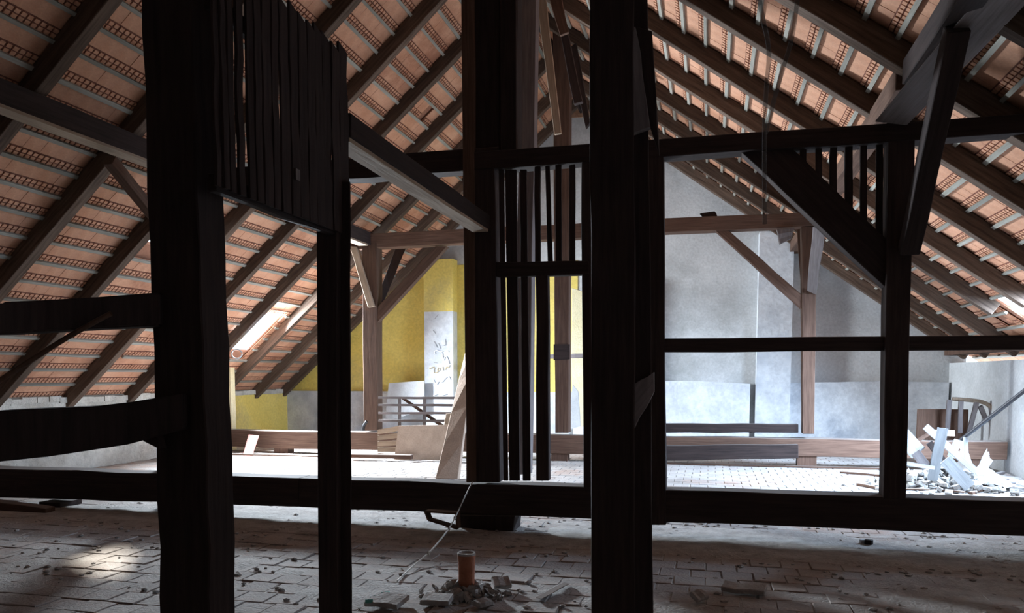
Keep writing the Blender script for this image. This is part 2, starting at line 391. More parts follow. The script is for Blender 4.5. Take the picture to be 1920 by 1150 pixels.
T(tie, 'dark tie beam with lit lower edge running left above the slanting braces', 'beam')
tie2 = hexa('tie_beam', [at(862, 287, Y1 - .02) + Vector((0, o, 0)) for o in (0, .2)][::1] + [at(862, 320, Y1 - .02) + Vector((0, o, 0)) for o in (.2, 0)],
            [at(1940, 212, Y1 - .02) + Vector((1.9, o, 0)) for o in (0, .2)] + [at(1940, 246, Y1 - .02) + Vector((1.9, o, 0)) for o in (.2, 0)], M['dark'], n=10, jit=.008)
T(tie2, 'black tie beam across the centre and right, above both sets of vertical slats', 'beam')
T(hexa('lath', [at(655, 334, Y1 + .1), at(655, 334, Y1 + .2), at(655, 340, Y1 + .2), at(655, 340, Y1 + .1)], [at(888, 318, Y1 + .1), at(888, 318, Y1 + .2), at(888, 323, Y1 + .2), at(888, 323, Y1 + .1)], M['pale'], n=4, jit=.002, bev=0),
  'thin pale strip painting the sunlit underside of the left tie beam', 'lath')  # sunlight on the beam's underside, painted as a pale strip
# far-left post of this frame behind the big post, and its brace
T(box('post', -6.42, -6.18, 8.2, 8.4, 0, 3.95, M['dark']), 'dark post carrying the left purlin, hidden behind the big front post', 'post')
T(bar('brace', atX(205, 300, -6.3), atX(290, 405, -6.3), .12, .12, M['brown'], n=4), 'short curved brown brace under the left purlin, ending at the big post', 'brace')
# centre posts
T(face('post', [(861, -400), (886, -400), (892, 905), (874, 905)], Y1 - .03, .16, M['brown'], n=10), 'slim brown post standing left of the black centre post', 'post')
T(face('post', [(886, 300), (926, 300), (936, 905), (892, 905)], Y1 - .01, .22, M['dark'], n=8), 'black centre post at the left of the slatted partition, under the tie beam', 'post')
T(face('post', [(886, -420), (970, -420), (970, 290), (888, 290)], Y1 + .03, .2, M['dark'], n=8), 'wide black king post of two boards rising above the tie beam', 'post')
T(face('post', [(936, -420), (968, -420), (968, 292), (938, 292)], Y1 - .01, .04, M['dark'], n=6), 'dark board nailed to the front of the king post', 'board')
T(face('post', [(976, -300), (1010, -300), (992, 890), (966, 890)], 9.7, .2, M['grey'], n=10), 'grey weathered post behind the slats, rising above the tie beam', 'post')
# slatted partition
sp = empty('slatted_partition', at(980, 900, Y1), 'dark partition of vertical slats beside the black centre post, with a gap like a doorway', 'partition')
for a, b, a2, b2 in ((935, 944, 944, 952), (947, 968, 955, 974), (975, 987, 980, 994)):
    face('slat', [(a, 318), (b, 318), (b2, 902), (a2, 902)], Y1 + .02, .03, M['dark'], n=4, jit=.002, parent=sp, bev=.002)
for a, b, a2, b2 in ((1002, 1013, 1003, 1013), (1022, 1030, 1027, 1036), (1041, 1052, 1042, 1053), (1067, 1078, 1067, 1078), (1095, 1103, 1095, 1103)):
    face('slat', [(a, 310), (b, 308), (b2, 496), (a2, 496)], Y1 + .02, .03, M['dark'], n=3, jit=.002, parent=sp, bev=.002)
face('rail', [(930, 491), (930, 519), (1104, 515), (1104, 489)], Y1 - .01, .1, M['dark'], n=4, parent=sp)
face('door_jamb', [(1004, 516), (1027, 516), (1029, 902), (1005, 902)], Y1, .1, M['dark'], n=4, parent=sp)
T(face('post', [(1212, 285), (1244, 285), (1249, 985), (1214, 985)], Y1 - .01, .16, M['dark'], n=6), 'black post at the left edge of the wide right opening', 'post')
T(face('post', [(1090, 300), (1108, 300), (1112, 950), (1094, 950)], Y1, .14, M['dark'], n=6), 'dark post closing the doorway gap, mostly behind the near centre post', 'post')
# right opening
T(face('post', [(1666, 225), (1716, 225), (1699, 936), (1656, 936)], Y1 - .02, .2, M['dark'], n=8), 'black post at the right where the rail crosses, debris heap behind it', 'post')
T(hexa('rail', [at(1240, 635, Y1 + .02), at(1240, 635, Y1 + .12), at(1240, 661, Y1 + .12), at(1240, 661, Y1 + .02)], [at(1940, 629, Y1 + .02) + Vector((1.9, 0, 0)), at(1940, 629, Y1 + .12) + Vector((1.9, 0, 0)), at(1940, 656, Y1 + .12) + Vector((1.9, 0, 0)), at(1940, 656, Y1 + .02) + Vector((1.9, 0, 0))], M['dark'], n=8),
  'black horizontal rail at chest height across the right opening', 'rail')
T(face('brace', [(1384, 280), (1474, 268), (1672, 458), (1668, 546)], Y1 + .04, .16, M['dark'], n=6), 'thick black diagonal brace below the triangle of slats at right', 'brace')
ts = empty('slat_infill', at(1560, 280, Y1), 'row of black vertical slats filling the triangle between tie beam and right brace', 'slats')
for a, b, y in ((1473, 1483, 295), (1500, 1512, 320), (1529, 1541, 348), (1556, 1570, 375), (1584, 1599, 400), (1613, 1626, 430), (1643, 1656, 455)):
    face('slat', [(a, 262), (b, 260), (b, y + 12), (a, y + 2)], Y1 + .05, .03, M['dark'], n=3, jit=.003, parent=ts, bev=.002)
T(face('batten', [(1660, 265), (1672, 265), (1667, 468), (1653, 470)], Y1 + .17, .03, M['pale'], n=4, jit=.004), 'pale uneven strip painting the lit left face of the right post behind the slats', 'strip')  # lit side face of the post, put in as a pale strip
T(bar('brace', (1.62, 7.30, 2.6), (1.62, 6.15, 3.95), .15, .14, M['dark'], n=5), 'slim dark brace leaning up from the right post towards the viewer', 'brace')
T(hexa('brace', [at(1640, 228, 7.3), at(1700, 235, 7.3), at(1700, 235, 7.5), at(1640, 228, 7.5)], [at(1880, -60, 5.6), at(1990, -60, 5.6), at(1990, -60, 5.8), at(1880, -60, 5.8)], M['grey'], n=6),
  'broad grey-brown brace rising from the tie beam to the top right corner', 'brace')
# purlins
T(bar('purlin', (-6.32, 1.5, 4.1), (-6.32, 13.8, 4.1), .22, .24, M['dark'], n=12, jit=.01), 'long dark left purlin with a lit underside, running away under the rafters', 'purlin')
T(bar('purlin', (-6.30, 1.5, 3.965), (-6.30, 13.5, 3.965), .19, .03, M['pale'], n=12, jit=.004, bev=0), 'pale strip painting the lit underside of the left purlin', 'board')  # pale colour stands in for light on the purlin's underside
T(bar('purlin', (1.62, 1.5, 4.08), (1.62, 7.3, 4.08), .2, .2, M['dark'], n=8), 'black right purlin overhead, nearer than the tie beam', 'purlin')
T(bar('purlin', (1.62, 7.55, 4.12), (1.62, 17, 4.12), .2, .2, M['brown'], n=8), 'brown right purlin running on to the white gable', 'purlin')
# longitudinal beam C, the light on its underside put in as a pale strip
cb = bar('beam', (-2.14, 4.3, 3.02), (-2.14, 7.28, 3.01), .13, .14, M['dark'], n=6); T(cb, 'dark beam sloping away above the opening, with a lit underside, ending at the centre post', 'beam')
T(bar('board', (-2.16, 4.3, 2.935), (-2.15, 7.22, 2.925), .15, .025, M['pale'], n=5, bev=0), 'pale strip painting the lit underside of the dark beam that ends at the centre post', 'board')

# ================================================================== NEAR LONGITUDINAL FRAME
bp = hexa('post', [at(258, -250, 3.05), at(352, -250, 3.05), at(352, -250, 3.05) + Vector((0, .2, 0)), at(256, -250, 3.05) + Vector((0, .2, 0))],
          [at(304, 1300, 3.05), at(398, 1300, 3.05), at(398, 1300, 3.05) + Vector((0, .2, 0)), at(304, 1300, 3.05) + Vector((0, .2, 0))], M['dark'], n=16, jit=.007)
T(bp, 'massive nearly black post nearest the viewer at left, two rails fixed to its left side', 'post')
b2 = hexa('post', [at(592, 340, 4.1), at(632, 340, 4.1), at(632, 340, 4.1) + Vector((0, .16, 0)), at(592, 340, 4.1) + Vector((0, .16, 0))],
          [at(598, 1250, 4.1), at(634, 1250, 4.1), at(634, 1250, 4.1) + Vector((0, .16, 0)), at(598, 1250, 4.1) + Vector((0, .16, 0))], M['dark'], n=10, jit=.004)
T(b2, 'narrow dark post in front of the glaring floor, under the board screen', 'post')
T(hexa('post', [at(634, 340, 4.14), at(657, 340, 4.14), at(657, 340, 4.26), at(634, 340, 4.26)], [at(636, 1250, 4.14), at(659, 1250, 4.14), at(659, 1250, 4.26), at(636, 1250, 4.26)], M['dark'], n=10, jit=.004),
  'dark board doubled onto the right side of the narrow post', 'board')
# board screen above
bs = empty('board_screen', (-2.16, 3.7, 2.4), 'dark screen of rough vertical boards with bright slits between the big and narrow posts', 'screen')
SX = -2.06; edges = [(409, 417), (422, 431), (437, 447), (453, 464), (471, 482), (484, 496), (500, 515), (516, 527), (533, 548), (549, 563), (564, 579), (580, 594), (595, 609), (610, 625), (626, 640), (641, 656)]
for a_, b_ in edges:
    zt = atX(a_, 100 - (655 - a_) * .8 + random.uniform(-9, 5), SX).z; l = random.uniform(-.008, .008); x = SX + random.uniform(-.005, .005)
    ya, yb = atX(a_, 380, SX).y, atX(b_, 380, SX).y
    hexa('slat', [(x, ya, 2.36), (x, yb, 2.36), (x - .015, yb, 2.36), (x - .015, ya, 2.36)], [(x, ya + l, zt), (x, yb + l, zt - .03), (x - .015, yb + l, zt - .03), (x - .015, ya + l, zt)], M['dark'], n=8, jit=.004, parent=bs, bev=.001)
bar('rail', (SX - .05, 3.0, 2.385), (SX - .05, 4.1, 2.385), .05, .08, M['dark'], n=4, parent=bs)
bar('rail', (SX - .05, 3.0, 3.15), (SX - .05, 4.3, 3.15), .04, .08, M['dark'], n=4, parent=bs)
kp = atX(558, 328, SX + .012); box('knot_patch', kp.x - .002, kp.x + .003, kp.y - .02, kp.y + .02, kp.z - .028, kp.z + .028, M['grey'], bs)
T(bar('top_plate', (-2.3, .5, 4.75), (-2.3, 4.7, 4.75), .24, .24, M['dark'], n=6), 'dark top plate over the near posts at left, above the picture', 'beam')
# left rails fixed to big post
def crook(name, top, bot, d0, d1, label):
    n = len(top); bm = bmesh.new(); rings = []
    for i in range(n):
        Y = d0 + (d1 - d0) * i / (n - 1); a = at(*top[i], Y); b = at(*bot[i], Y); e = Vector((-.06, .12, 0))
        rings.append([bm.verts.new(p) for p in (a, b, b + e, a + e)])
    for i in range(n - 1):
        for k in range(4): bm.faces.new((rings[i][k], rings[i][(k + 1) % 4], rings[i + 1][(k + 1) % 4], rings[i + 1][k]))
    bm.faces.new(rings[0]); bm.faces.new(rings[-1][::-1]); bmesh.ops.recalc_face_normals(bm, faces=bm.faces)
    bmesh.ops.bevel(bm, geom=[e for e in bm.edges if e.calc_face_angle(0) > .7], offset=.008, segments=2, affect='EDGES')
    o = fin(bm, name, M['dark']); return T(o, label, 'rail')
crook('rail', [(-60, 570), (0, 566), (90, 562), (180, 557), (300, 548)], [(-60, 628), (0, 626), (90, 621), (180, 616), (300, 611)], 2.2, 3.0, 'upper crooked black rail running left from the big post')
crook('rail', [(-60, 776), (0, 770), (90, 766), (170, 763), (240, 755), (345, 738)], [(-60, 878), (0, 866), (90, 857), (170, 845), (240, 834), (345, 806)], 2.2, 2.98, 'lower wider black rail running left and lapping the big post')
T(face('splinter', [(262, 822), (292, 818), (298, 842), (270, 828)], 2.98, .05, M['dark'], n=2, bev=0), 'small dark splintered peg under the lower rail at the big post', 'peg')
tube_ = tube('pole', [at(-30, 733, 2.6), at(70, 668, 2.66), at(150, 618, 2.72), at(208, 588, 2.76)], .011, M['brown']); T(tube_, 'thin dark stick leaning across the upper left rail', 'stick')
# near centre posts
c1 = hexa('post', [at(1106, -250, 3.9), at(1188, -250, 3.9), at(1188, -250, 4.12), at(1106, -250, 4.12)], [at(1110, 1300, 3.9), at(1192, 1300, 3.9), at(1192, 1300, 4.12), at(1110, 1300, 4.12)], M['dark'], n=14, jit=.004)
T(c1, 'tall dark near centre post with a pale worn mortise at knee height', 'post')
face('board', [(1099, -250), (1114, -250), (1120, 1300), (1108, 1300)], 3.88, .04, M['dark'], n=10, jit=.003).name = 'side_board'
keep(bpy.data.objects['side_board'], c1)
face('mortise', [(1122, 742), (1164, 740), (1166, 806), (1124, 806)], 3.893, .012, M['brown'], n=2, parent=c1, bev=0)
face('mortise', [(1145, 744), (1159, 744), (1161, 800), (1146, 800)], 3.888, .012, M['pale'], n=2, parent=c1, bev=0)
T(hexa('post', [at(1186, -250, 4.5), at(1212, -250, 4.5), at(1212, -250, 4.66), at(1186, -250, 4.66)], [at(1186, 1300, 4.5), at(1226, 1300, 4.5), at(1226, 1300, 4.66), at(1186, 1300, 4.66)], M['dark'], n=10, jit=.004),
  'second dark post close behind the near centre post, on its right', 'post')
T(face('brace', [(1180, 44), (1192, 52), (1219, 238), (1180, 252)], 4.44, .05, M['grey'], n=4, bev=.002), 'wedge-shaped lit face of a brace, painted grey, on the right side of the near centre posts, high up', 'board')  # lit underside of the brace, its light put into the grey wood
T(face('brace', [(1188, 722), (1188, 806), (1226, 736), (1226, 698)], 4.43, .06, M['grey'], n=3, bev=.002), 'short grey slanting stub brace on the near centre posts at knee height', 'brace')
T(face('board', [(1192, 50), (1222, 58), (1236, 290), (1219, 238)], 4.47, .05, M['dark'], n=4, bev=.002), 'dark slanting side of the brace whose lit face is the high grey wedge', 'board')

# ================================================================== FAR TRANSVERSE FRAME (F2)
Y2 = 13.62
fs = hexa('sill_beam', [(XL_ + .1, Y2, .44), (XL_ + .1, Y2 + .28, .44), (XL_ + .1, Y2 + .28, .10), (XL_ + .1, Y2, .10)], [(-4.0, Y2, .46), (-4.0, Y2 + .28, .46), (-4.0, Y2 + .28, .12), (-4.0, Y2, .12)], M['brown'], n=8, jit=.01)
T(fs, 'far brown sill beam at left, in front of the yellow walls', 'beam')
T(hexa('sill_beam', [(-4.0, Y2, .46), (-4.0, Y2 + .28, .46), (-4.0, Y2 + .28, .12), (-4.0, Y2, .12)], [(XR_ - .05, Y2, .50), (XR_ - .05, Y2 + .28, .50), (XR_ - .05, Y2 + .28, .22), (XR_ - .05, Y2, .22)], M['brown'], n=10, jit=.01),
  'far brown sill beam along the white gable at right', 'beam')
for k, x in enumerate((-8.2, -2.6, 1.6, 4.1)):
    T(box('support_block', x - .15, x + .15, Y2 + .02, Y2 + .26, -.02, .2, M['brown']), ['block under the far sill at the pink board', 'block under the far sill below the ridge post', 'block under the far sill below the right far post', 'block under the far sill behind the debris heap'][k], 'block')
T(face('beam', [(1246, 795), (1246, 812), (1497, 812), (1497, 796)], Y2 + .05, .18, M['dark'], n=5), 'short dark beam lying on the far sill in front of the white gable', 'beam')
T(face('beam', [(1246, 836), (1246, 864), (1497, 860), (1497, 834)], Y2 - .12, .14, M['dark'], n=5), 'dark beam lying against the foot of the far sill, below the short one', 'beam')
T(face('post', [(679, 455), (706, 455), (707, 808), (682, 808)], Y2, .26, M['brown'], n=8), 'far brown post in front of the yellow wall, three braces at its head', 'post')
T(face('post', [(1036, -40), (1068, -40), (1066, 812), (1041, 812)], Y2, .24, M['brown'], n=10), 'far brown ridge post seen through the doorway gap, rising to the ridge', 'post')
tg = face('band', [(1038, 646), (1038, 676), (1068, 674), (1068, 646)], Y2 - .02, .03, M['dark'], n=1, bev=0); T(tg, 'dark strap round the far ridge post at rail height', 'strap')
T(face('post', [(1503, 425), (1531, 425), (1527, 814), (1505, 814)], Y2, .24, M['brown'], n=8), 'far brown post in front of the white gable at right', 'post')
T(hexa('plate', [(-6.75, Y2, 4.2), (-6.75, Y2 + .24, 4.2), (-6.75, Y2 + .24, 3.93), (-6.75, Y2, 3.93)], [(1.75, Y2, 4.2), (1.75, Y2 + .24, 4.2), (1.75, Y2 + .24, 3.97), (1.75, Y2, 3.97)], M['brown'], n=12, jit=.012),
  'far brown cross beam joining the heads of the far posts', 'beam')
T(face('brace', [(655, 462), (667, 462), (702, 575), (690, 577)], Y2 - .05, .14, M['pale'], n=4), 'pale short brace left of the far post by the yellow wall', 'brace')
T(hexa('brace', [at(742, 465, Y2 + 1.3), at(762, 463, Y2 + 1.3), at(762, 463, Y2 + 1.45), at(742, 465, Y2 + 1.45)], [at(706, 560, Y2 + .2), at(718, 570, Y2 + .2), at(718, 570, Y2 + .3), at(706, 560, Y2 + .3)], M['dark'], n=4), 'dark brace behind the far post rising away to the purlin', 'brace')
T(face('brace', [(816, 462), (838, 462), (706, 606), (703, 580)], Y2 + .02, .14, M['brown'], n=5), 'long brown diagonal brace right of the far post', 'brace')
T(face('brace', [(1338, 430), (1366, 432), (1512, 560), (1508, 584)], Y2 + .02, .14, M['brown'], n=5), 'brown diagonal brace left of the right far post', 'brace')
T(hexa('brace', [at(1524, 425, Y2 - 1.2), at(1548, 430, Y2 - 1.2), at(1548, 430, Y2 - 1.05), at(1524, 425, Y2 - 1.05)], [at(1513, 545, Y2 - .1), at(1530, 553, Y2 - .1), at(1530, 553, Y2), at(1513, 545, Y2)], M['grey'], n=4), 'grey board brace on the front of the right far post', 'brace')
T(hexa('brace', [at(1494, 430, Y2 + 1.0), at(1506, 428, Y2 + 1.0), at(1506, 428, Y2 + 1.12), at(1494, 430, Y2 + 1.12)], [at(1503, 552, Y2 + .22), at(1512, 552, Y2 + .22), at(1512, 552, Y2 + .3), at(1503, 552, Y2 + .3)], M['brown'], n=3), 'thin brown brace behind the right far post', 'brace')
T(face('brace', [(1540, 340), (1543, 372), (1622, 300), (1614, 268)], 11.5, .14, M['pale'], n=4), 'pale diagonal brace seen through the right-hand slats', 'brace')
T(face('brace', [(1626, 310), (1634, 300), (1650, 400), (1646, 410)], 11.8, .1, M['pale'], n=3), 'thin pale prop seen through the last gaps of the right slats', 'prop')
T(face('rag', [(1456, 430), (1490, 428), (1484, 447), (1462, 458)], Y2 - .06, .08, M['grey'], n=3, jit=.02), 'crumpled grey rag hanging under the far cross beam', 'rag')
T(face('chip', [(1312, 400), (1340, 396), (1345, 405), (1318, 407)], Y2 + .05, .1, M['dark'], n=2), 'small dark wood offcut lying on the far cross beam', 'offcut')
T(box('post', -9.62, -9.50, 13.95, 14.1, .0, 1.95, M['cream']), 'narrow cream-painted post at the far left beside the yellow low wall', 'post')
# ridge clutter
T(face('plank', [(1004, -20), (1022, -20), (1052, 250), (1039, 252)], 10.8, .05, M['pale'], n=6), 'pale plank hanging askew near the ridge, right of the grey post', 'plank')
T(face('plank', [(1020, -40), (1046, -40), (1066, 60), (1050, 66)], 10.9, .06, M['brown'], n=4), 'brown board behind the head of the hanging pale plank', 'board')
T(face('brace', [(1048, 50), (1060, 40), (1092, 190), (1076, 195)], 11.6, .1, M['dark'], n=4), 'dark brace beside the hanging plank near the ridge', 'brace')
T(face('brace', [(1066, 90), (1080, 80), (1106, 230), (1098, 240)], 12.6, .1, M['dark'], n=4), 'thin dark strut in front of the gable apex', 'strut')
T(bar('ridge_board', (XR, 3, ZR - .25), (XR, GY, ZR - .25), .05, .22, M['dark'], n=6), 'dark ridge board where the two roof slopes meet', 'beam')

# ================================================================== LOOSE THINGS
# slatted rack
YK = 13.25
rk = empty('slatted_rack', at(780, 800, YK), 'open rack of four horizontal grey slats with a diagonal, behind the brown board', 'rack')
for y in (744, 758, 773, 787): face('slat', [(709, y), (709, y + 4), (852, y + 5), (852, y)], YK + .12, .03, M['grey'], n=4, jit=.004, parent=rk, bev=0)
for x in (746, 793): face('upright', [(x, 744), (x + 5, 744), (x + 5, 830), (x, 830)], YK + .15, .03, M['grey'], n=3, jit=.003, parent=rk, bev=0)
face('diagonal', [(752, 748), (760, 748), (836, 800), (828, 802)], YK + .18, .03, M['brown'], n=4, jit=.003, parent=rk, bev=0)
T(poly('board', [at(x, y, GY - .5) for x, y in ((729, 719), (795, 714), (796, 770), (722, 790))], (0, .03, 0), M['paper']), 'white board leaning on the yellow wall behind the slatted rack', 'board')
fd = empty('lath_bundle', at(720, 850, YK - .1), 'fan of five short pale laths sticking out left of the brown board', 'laths')
for k, (a, b) in enumerate(((806, 798), (817, 812), (828, 826), (839, 839), (850, 852))):
    face('lath', [(708, a), (708, a + 9), (752, b + 9), (752, b)], YK - .1, .03, M['pale'], n=2, jit=.003, parent=fd, bev=0)
T(poly('fibreboard', [at(x, y, YK - .2) for x, y in ((747, 799), (843, 797), (828, 864), (739, 862))], (0, .03, 0), M['board']), 'large plain brown board leaning on the far sill below the slatted rack', 'board')
T(face('offcut', [(836, 776), (850, 774), (844, 800), (832, 798)], YK - .1, .05, M['pale'], n=1), 'small pale offcut standing on top of the brown board', 'offcut')
lp = hexa('plank', [atZ(816, 898, .0) + Vector((0, 0, 0)), atZ(858, 899, .0), atZ(858, 899, .0) + Vector((.02, .06, 0)), atZ(816, 898, .0) + Vector((.0, .06, 0))],
          [at(872, 662, 12.4), at(892, 640, 12.4), at(892, 640, 12.46), at(872, 662, 12.46)], M['board'], n=4, jit=.004)
T(lp, 'wide brown plank leaning steeply against the brown centre post, over the bright floor', 'plank')
T(face('plank', [(872, 662), (880, 650), (890, 790), (884, 800)], 12.2, .04, M['brown'], n=3), 'narrow brown plank behind the head of the leaning wide plank', 'plank')
T(face('beam', [(655, 852), (655, 859), (770, 862), (770, 854)], YK - .45, .12, M['brown'], n=3), 'low squared timber on the floor below the brown board', 'timber')
T(hexa('board', [at(466, 815, 13.5), at(486, 817, 13.5), at(486, 817, 13.53), at(466, 815, 13.53)], [at(454, 858, 13.0), at(472, 858, 13.0), at(472, 858, 13.03), at(454, 858, 13.03)], M['pink'], n=2, jit=.002), 'small pink board leaning against the far left sill', 'board')
T(face('lath', [(430, 851), (430, 854), (640, 859), (640, 856)], 12.6, .05, M['brown'], n=4), 'thin lath lying on the bright floor left of the brown board', 'lath')
T(tube('wire', [at(444 + 10 * math.cos(a), 664 + 9 * math.sin(a), 12.6) for a in [k * .6 for k in range(11)]], .012, M['paper'], None, 2), 'loop of white wire hanging from a far left rafter', 'wire')
wb = T(tube('bottle', [at(681, 808, Y2 - .1), at(681, 803, Y2 - .1), at(683, 797, Y2 - .1), at(688, 790, Y2 - .1)], .03, M['metal'], None, 2), 'small dark bottle on the far sill left of the far brown post', 'bottle')
# small post beyond doorway
T(face('rail', [(1028, 665), (1028, 673), (1104, 672), (1104, 663)], 15.2, .08, M['grey'], n=3), 'grey rail crossing behind the far ridge post', 'rail')
T(face('board', [(1072, 540), (1098, 548), (1098, 800), (1072, 800)], 16.3, .06, M['cream'], n=4, jit=.01), 'patchy orange and white board upright right of the far ridge post', 'board')
T(poly('sheet', [at(x, y, 15.4) for x, y in ((1070, 805), (1066, 770), (1074, 722), (1084, 735), (1088, 800))], (0, .06, 0), M['paper']), 'torn white sheet standing beside the far ridge post', 'sheet')
# clay pipe
pp = empty('clay_pipe', pipe, 'short upright red clay pipe sticking out of the floor among broken mortar', 'pipe')
def lathe(name, prof, m, parent, seg=28):
    bm = bmesh.new(); rs = []
    for r, z in prof: rs.append([bm.verts.new((r * math.cos(2 * math.pi * k / seg) * (1 + .01 * math.sin(3 * k)), r * math.sin(2 * math.pi * k / seg), z)) for k in range(seg)])
    for a, b in zip(rs, rs[1:]):
        for k in range(seg): bm.faces.new((a[k], a[(k + 1) % seg], b[(k + 1) % seg], b[k]))
    o = fin(bm, name, m)
    for p in o.data.polygons: p.use_smooth = True
    o.parent = parent; return o
lathe('pipe_body', [(.052, -.03), (.056, 0), (.057, .15), (.059, .24), (.062, .268), (.063, .29)], M['pipe'], pp)
lathe('pipe_rim', [(.063, .288), (.0645, .296), (.062, .303), (.055, .303), (.052, .296), (.03, .292), (.0, .294)], M['dust'], pp)
mo = bmesh.new()
for k in range(170):
    a = random.uniform(0, 6.28); r = abs(random.gauss(.10, .10)) + .055; s = random.uniform(.012, .05) * (1.3 if r < .2 else .8)
    rt = Matrix.Rotation(random.uniform(0, 3), 3, 'Z') @ Matrix.Rotation(random.uniform(-1.2, 1.2), 3, 'X') @ Matrix.Rotation(random.uniform(-.8, .8), 3, 'Y')
    vv = boxm(mo, (pipe.x + r * math.cos(a), pipe.y + r * math.sin(a) * .8, s * .3 + max(0, .06 - r * .3)), s, s * random.uniform(.5, 1.6), s * random.uniform(.3, .8), rt)
    for v in vv: v.co += Vector([random.uniform(-.25, .25) * s for _ in range(3)])
for k in range(26):                                # ring of mortar splinters standing round the pipe
    a = k / 26 * 6.28; s = random.uniform(.02, .045); boxm(mo, (pipe.x + .075 * math.cos(a), pipe.y + .075 * math.sin(a), s * .6), .02, .02, s * 1.6, Matrix.Rotation(random.uniform(-.6, .6), 3, 'X'))
T(fin(mo, 'mortar_rubble', M['dust']), 'broken grey mortar heaped round the foot of the clay pipe', 'rubble')['kind'] = 'stuff'
for i, (px, py, sx, sy, rz, rx, lb) in enumerate(((940, 1100, .13, .12, .5, .35, 'tilted broken tile slab right of the clay pipe'), (820, 1128, .2, .17, .1, .06, 'loose tile lifted left of the clay pipe'),
        (726, 1132, .24, .2, -.05, .07, 'loose tile at the foot of the picture near the teal scrap'), (905, 1135, .12, .08, 1., .1, 'dark broken tile lump in front of the clay pipe'),
        (1395, 1107, .3, .14, -.2, .12, 'pale broken tile in the dark floor right of the centre posts'), (1310, 1125, .12, .08, .9, .5, 'small broken brick piece by the near centre post'))):
    p = atZ(px, py, .02); o = bar('broken_tile', p - Vector((sx / 2, 0, -.01)), p + Vector((sx / 2, 0, .01)), sy, .035, M['floor_tile'], n=3, jit=.008)
    o.rotation_euler.rotate_axis('Z', 0); o.matrix_basis = Matrix.Translation(p + Vector((0, 0, sy * math.sin(rx) / 2))) @ Matrix.Rotation(rz, 4, 'Z') @ Matrix.Rotation(rx, 4, 'X') @ Matrix.Translation(-p) @ o.matrix_basis
    T(o, lb, 'tile')
T(hexa('lath', [atZ(1003, 1121, .012), atZ(1016, 1124, .012), atZ(1016, 1124, .035), atZ(1003, 1121, .035)], [atZ(1058, 1092, .012), atZ(1069, 1095, .012), atZ(1069, 1095, .035), atZ(1058, 1092, .035)], M['brown'], n=3, jit=.003), 'short brown stick on the tiles right of the clay pipe', 'stick')
st = T(tube('string', [at(886, 904, Y1 - .04), at(870, 935, 7.1), at(853, 972, 6.75), at(842, 992, 6.5), at(820, 1020, 6.2), at(802, 1040, 6.0), atZ(770, 1065, .01), atZ(745, 1090, .01)], .006, M['string']), 'frayed pale string from the centre post down to the floor, left of the clay pipe', 'string')
for px, py, Y, r in ((853, 972, 6.75, .016), (842, 992, 6.5, .014), (803, 1038, 6.0, .017)):
    bm = bmesh.new(); bmesh.ops.create_icosphere(bm, subdivisions=1, radius=r); o = fin(bm, 'knot', M['string'], None, at(px, py, Y)); o.scale = (1, .8, 1.4); o.parent = st
tb = bmesh.new()
for k in range(9): boxm(tb, atZ(692 + k * 4.2, 1128 - k * 2, .03 + random.uniform(-.01, .03)), .05, .03, .004, Matrix.Rotation(random.uniform(0, 3), 3, 'Z') @ Matrix.Rotation(random.uniform(-1, 1), 3, 'X'))
T(fin(tb, 'plastic_scrap', M['teal']), 'crumpled teal plastic scrap on the tiles left of the clay pipe', 'scrap')['kind'] = 'stuff'
# small wooden box frame under the sill
bf = empty('wooden_tray', atZ(835, 988, 0), 'small tipped wooden tray on the floor under the sill, left of the dark block', 'tray')
A = [at(x, y, 7.0) for x, y in ((800, 958), (858, 962), (860, 990), (806, 974))]
for a, b in zip(A, A[1:] + A[:1]): bar('side', a, b, .1, .018, M['brown'], n=1, jit=0, parent=bf, bev=0)
T(face('plank', [(-20, 940), (-20, 958), (85, 966), (85, 954)], 7.0, .14, M['brown'], n=3), 'dark brown plank end on the floor at the far left below the sill beam', 'plank')
bm = bmesh.new(); bmesh.ops.create_cone(bm, segments=16, radius1=.022, radius2=.022, depth=.04, cap_ends=True); o = fin(bm, 'round_stopper', M['paper'], None, atZ(1616, 1016, .022)); T(o, 'tiny white cap on the dusty floor beyond the right shadow', 'cap')
T(bar('lump', atZ(1622, 1016, .025), atZ(1636, 1018, .025), .05, .05, M['dark'], n=1), 'small dark lump next to the white cap', 'lump')
# loose dust lumps on the floor
db = bmesh.new()
for k in range(900):
    x = random.uniform(-7, 3.2); y = random.choice((random.uniform(6.4, 8.3), random.uniform(4.6, 8.6))); s = random.uniform(.006, .022)
    r = bmesh.ops.create_icosphere(db, subdivisions=1, radius=s)['verts']
    for v in r: v.co = Vector((v.co.x * 1.4, v.co.y * 1.2, v.co.z * .7)) * random.uniform(.8, 1.2) + Vector((x, y, s * .25))
T(fin(db, 'dust_lumps', M['dust']), 'crumbs of mortar and dust scattered over the near floor', 'debris')['kind'] = 'stuff'
from mathutils import noise as NZ
dl = bmesh.new(); g = {}
xs_ = [-8 + .07 * i for i in range(int(11.2 / .07))]; ys_ = [4.4 + .07 * j for j in range(int(4.6 / .07))]
for i, x in enumerate(xs_):
    for j, y in enumerate(ys_):
        h = NZ.noise(Vector((x * .9, y * .9, 1))) * .018 + NZ.noise(Vector((x * 4, y * 4, 5))) * .010 + NZ.noise(Vector((x * 13, y * 13, 9))) * .006
        h += -.006 + (.016 if 6.75 < y < 8.0 else 0)
        g[i, j] = dl.verts.new((x, y, max(h, -.05)))
for i in range(len(xs_) - 1):
    for j in range(len(ys_) - 1): dl.faces.new((g[i, j], g[i + 1, j], g[i + 1, j + 1], g[i, j + 1]))
do = fin(dl, 'dust_layer', M['dust']); keep(do, fb); do['kind'] = 'stuff'
for p in do.data.polygons: p.use_smooth = True
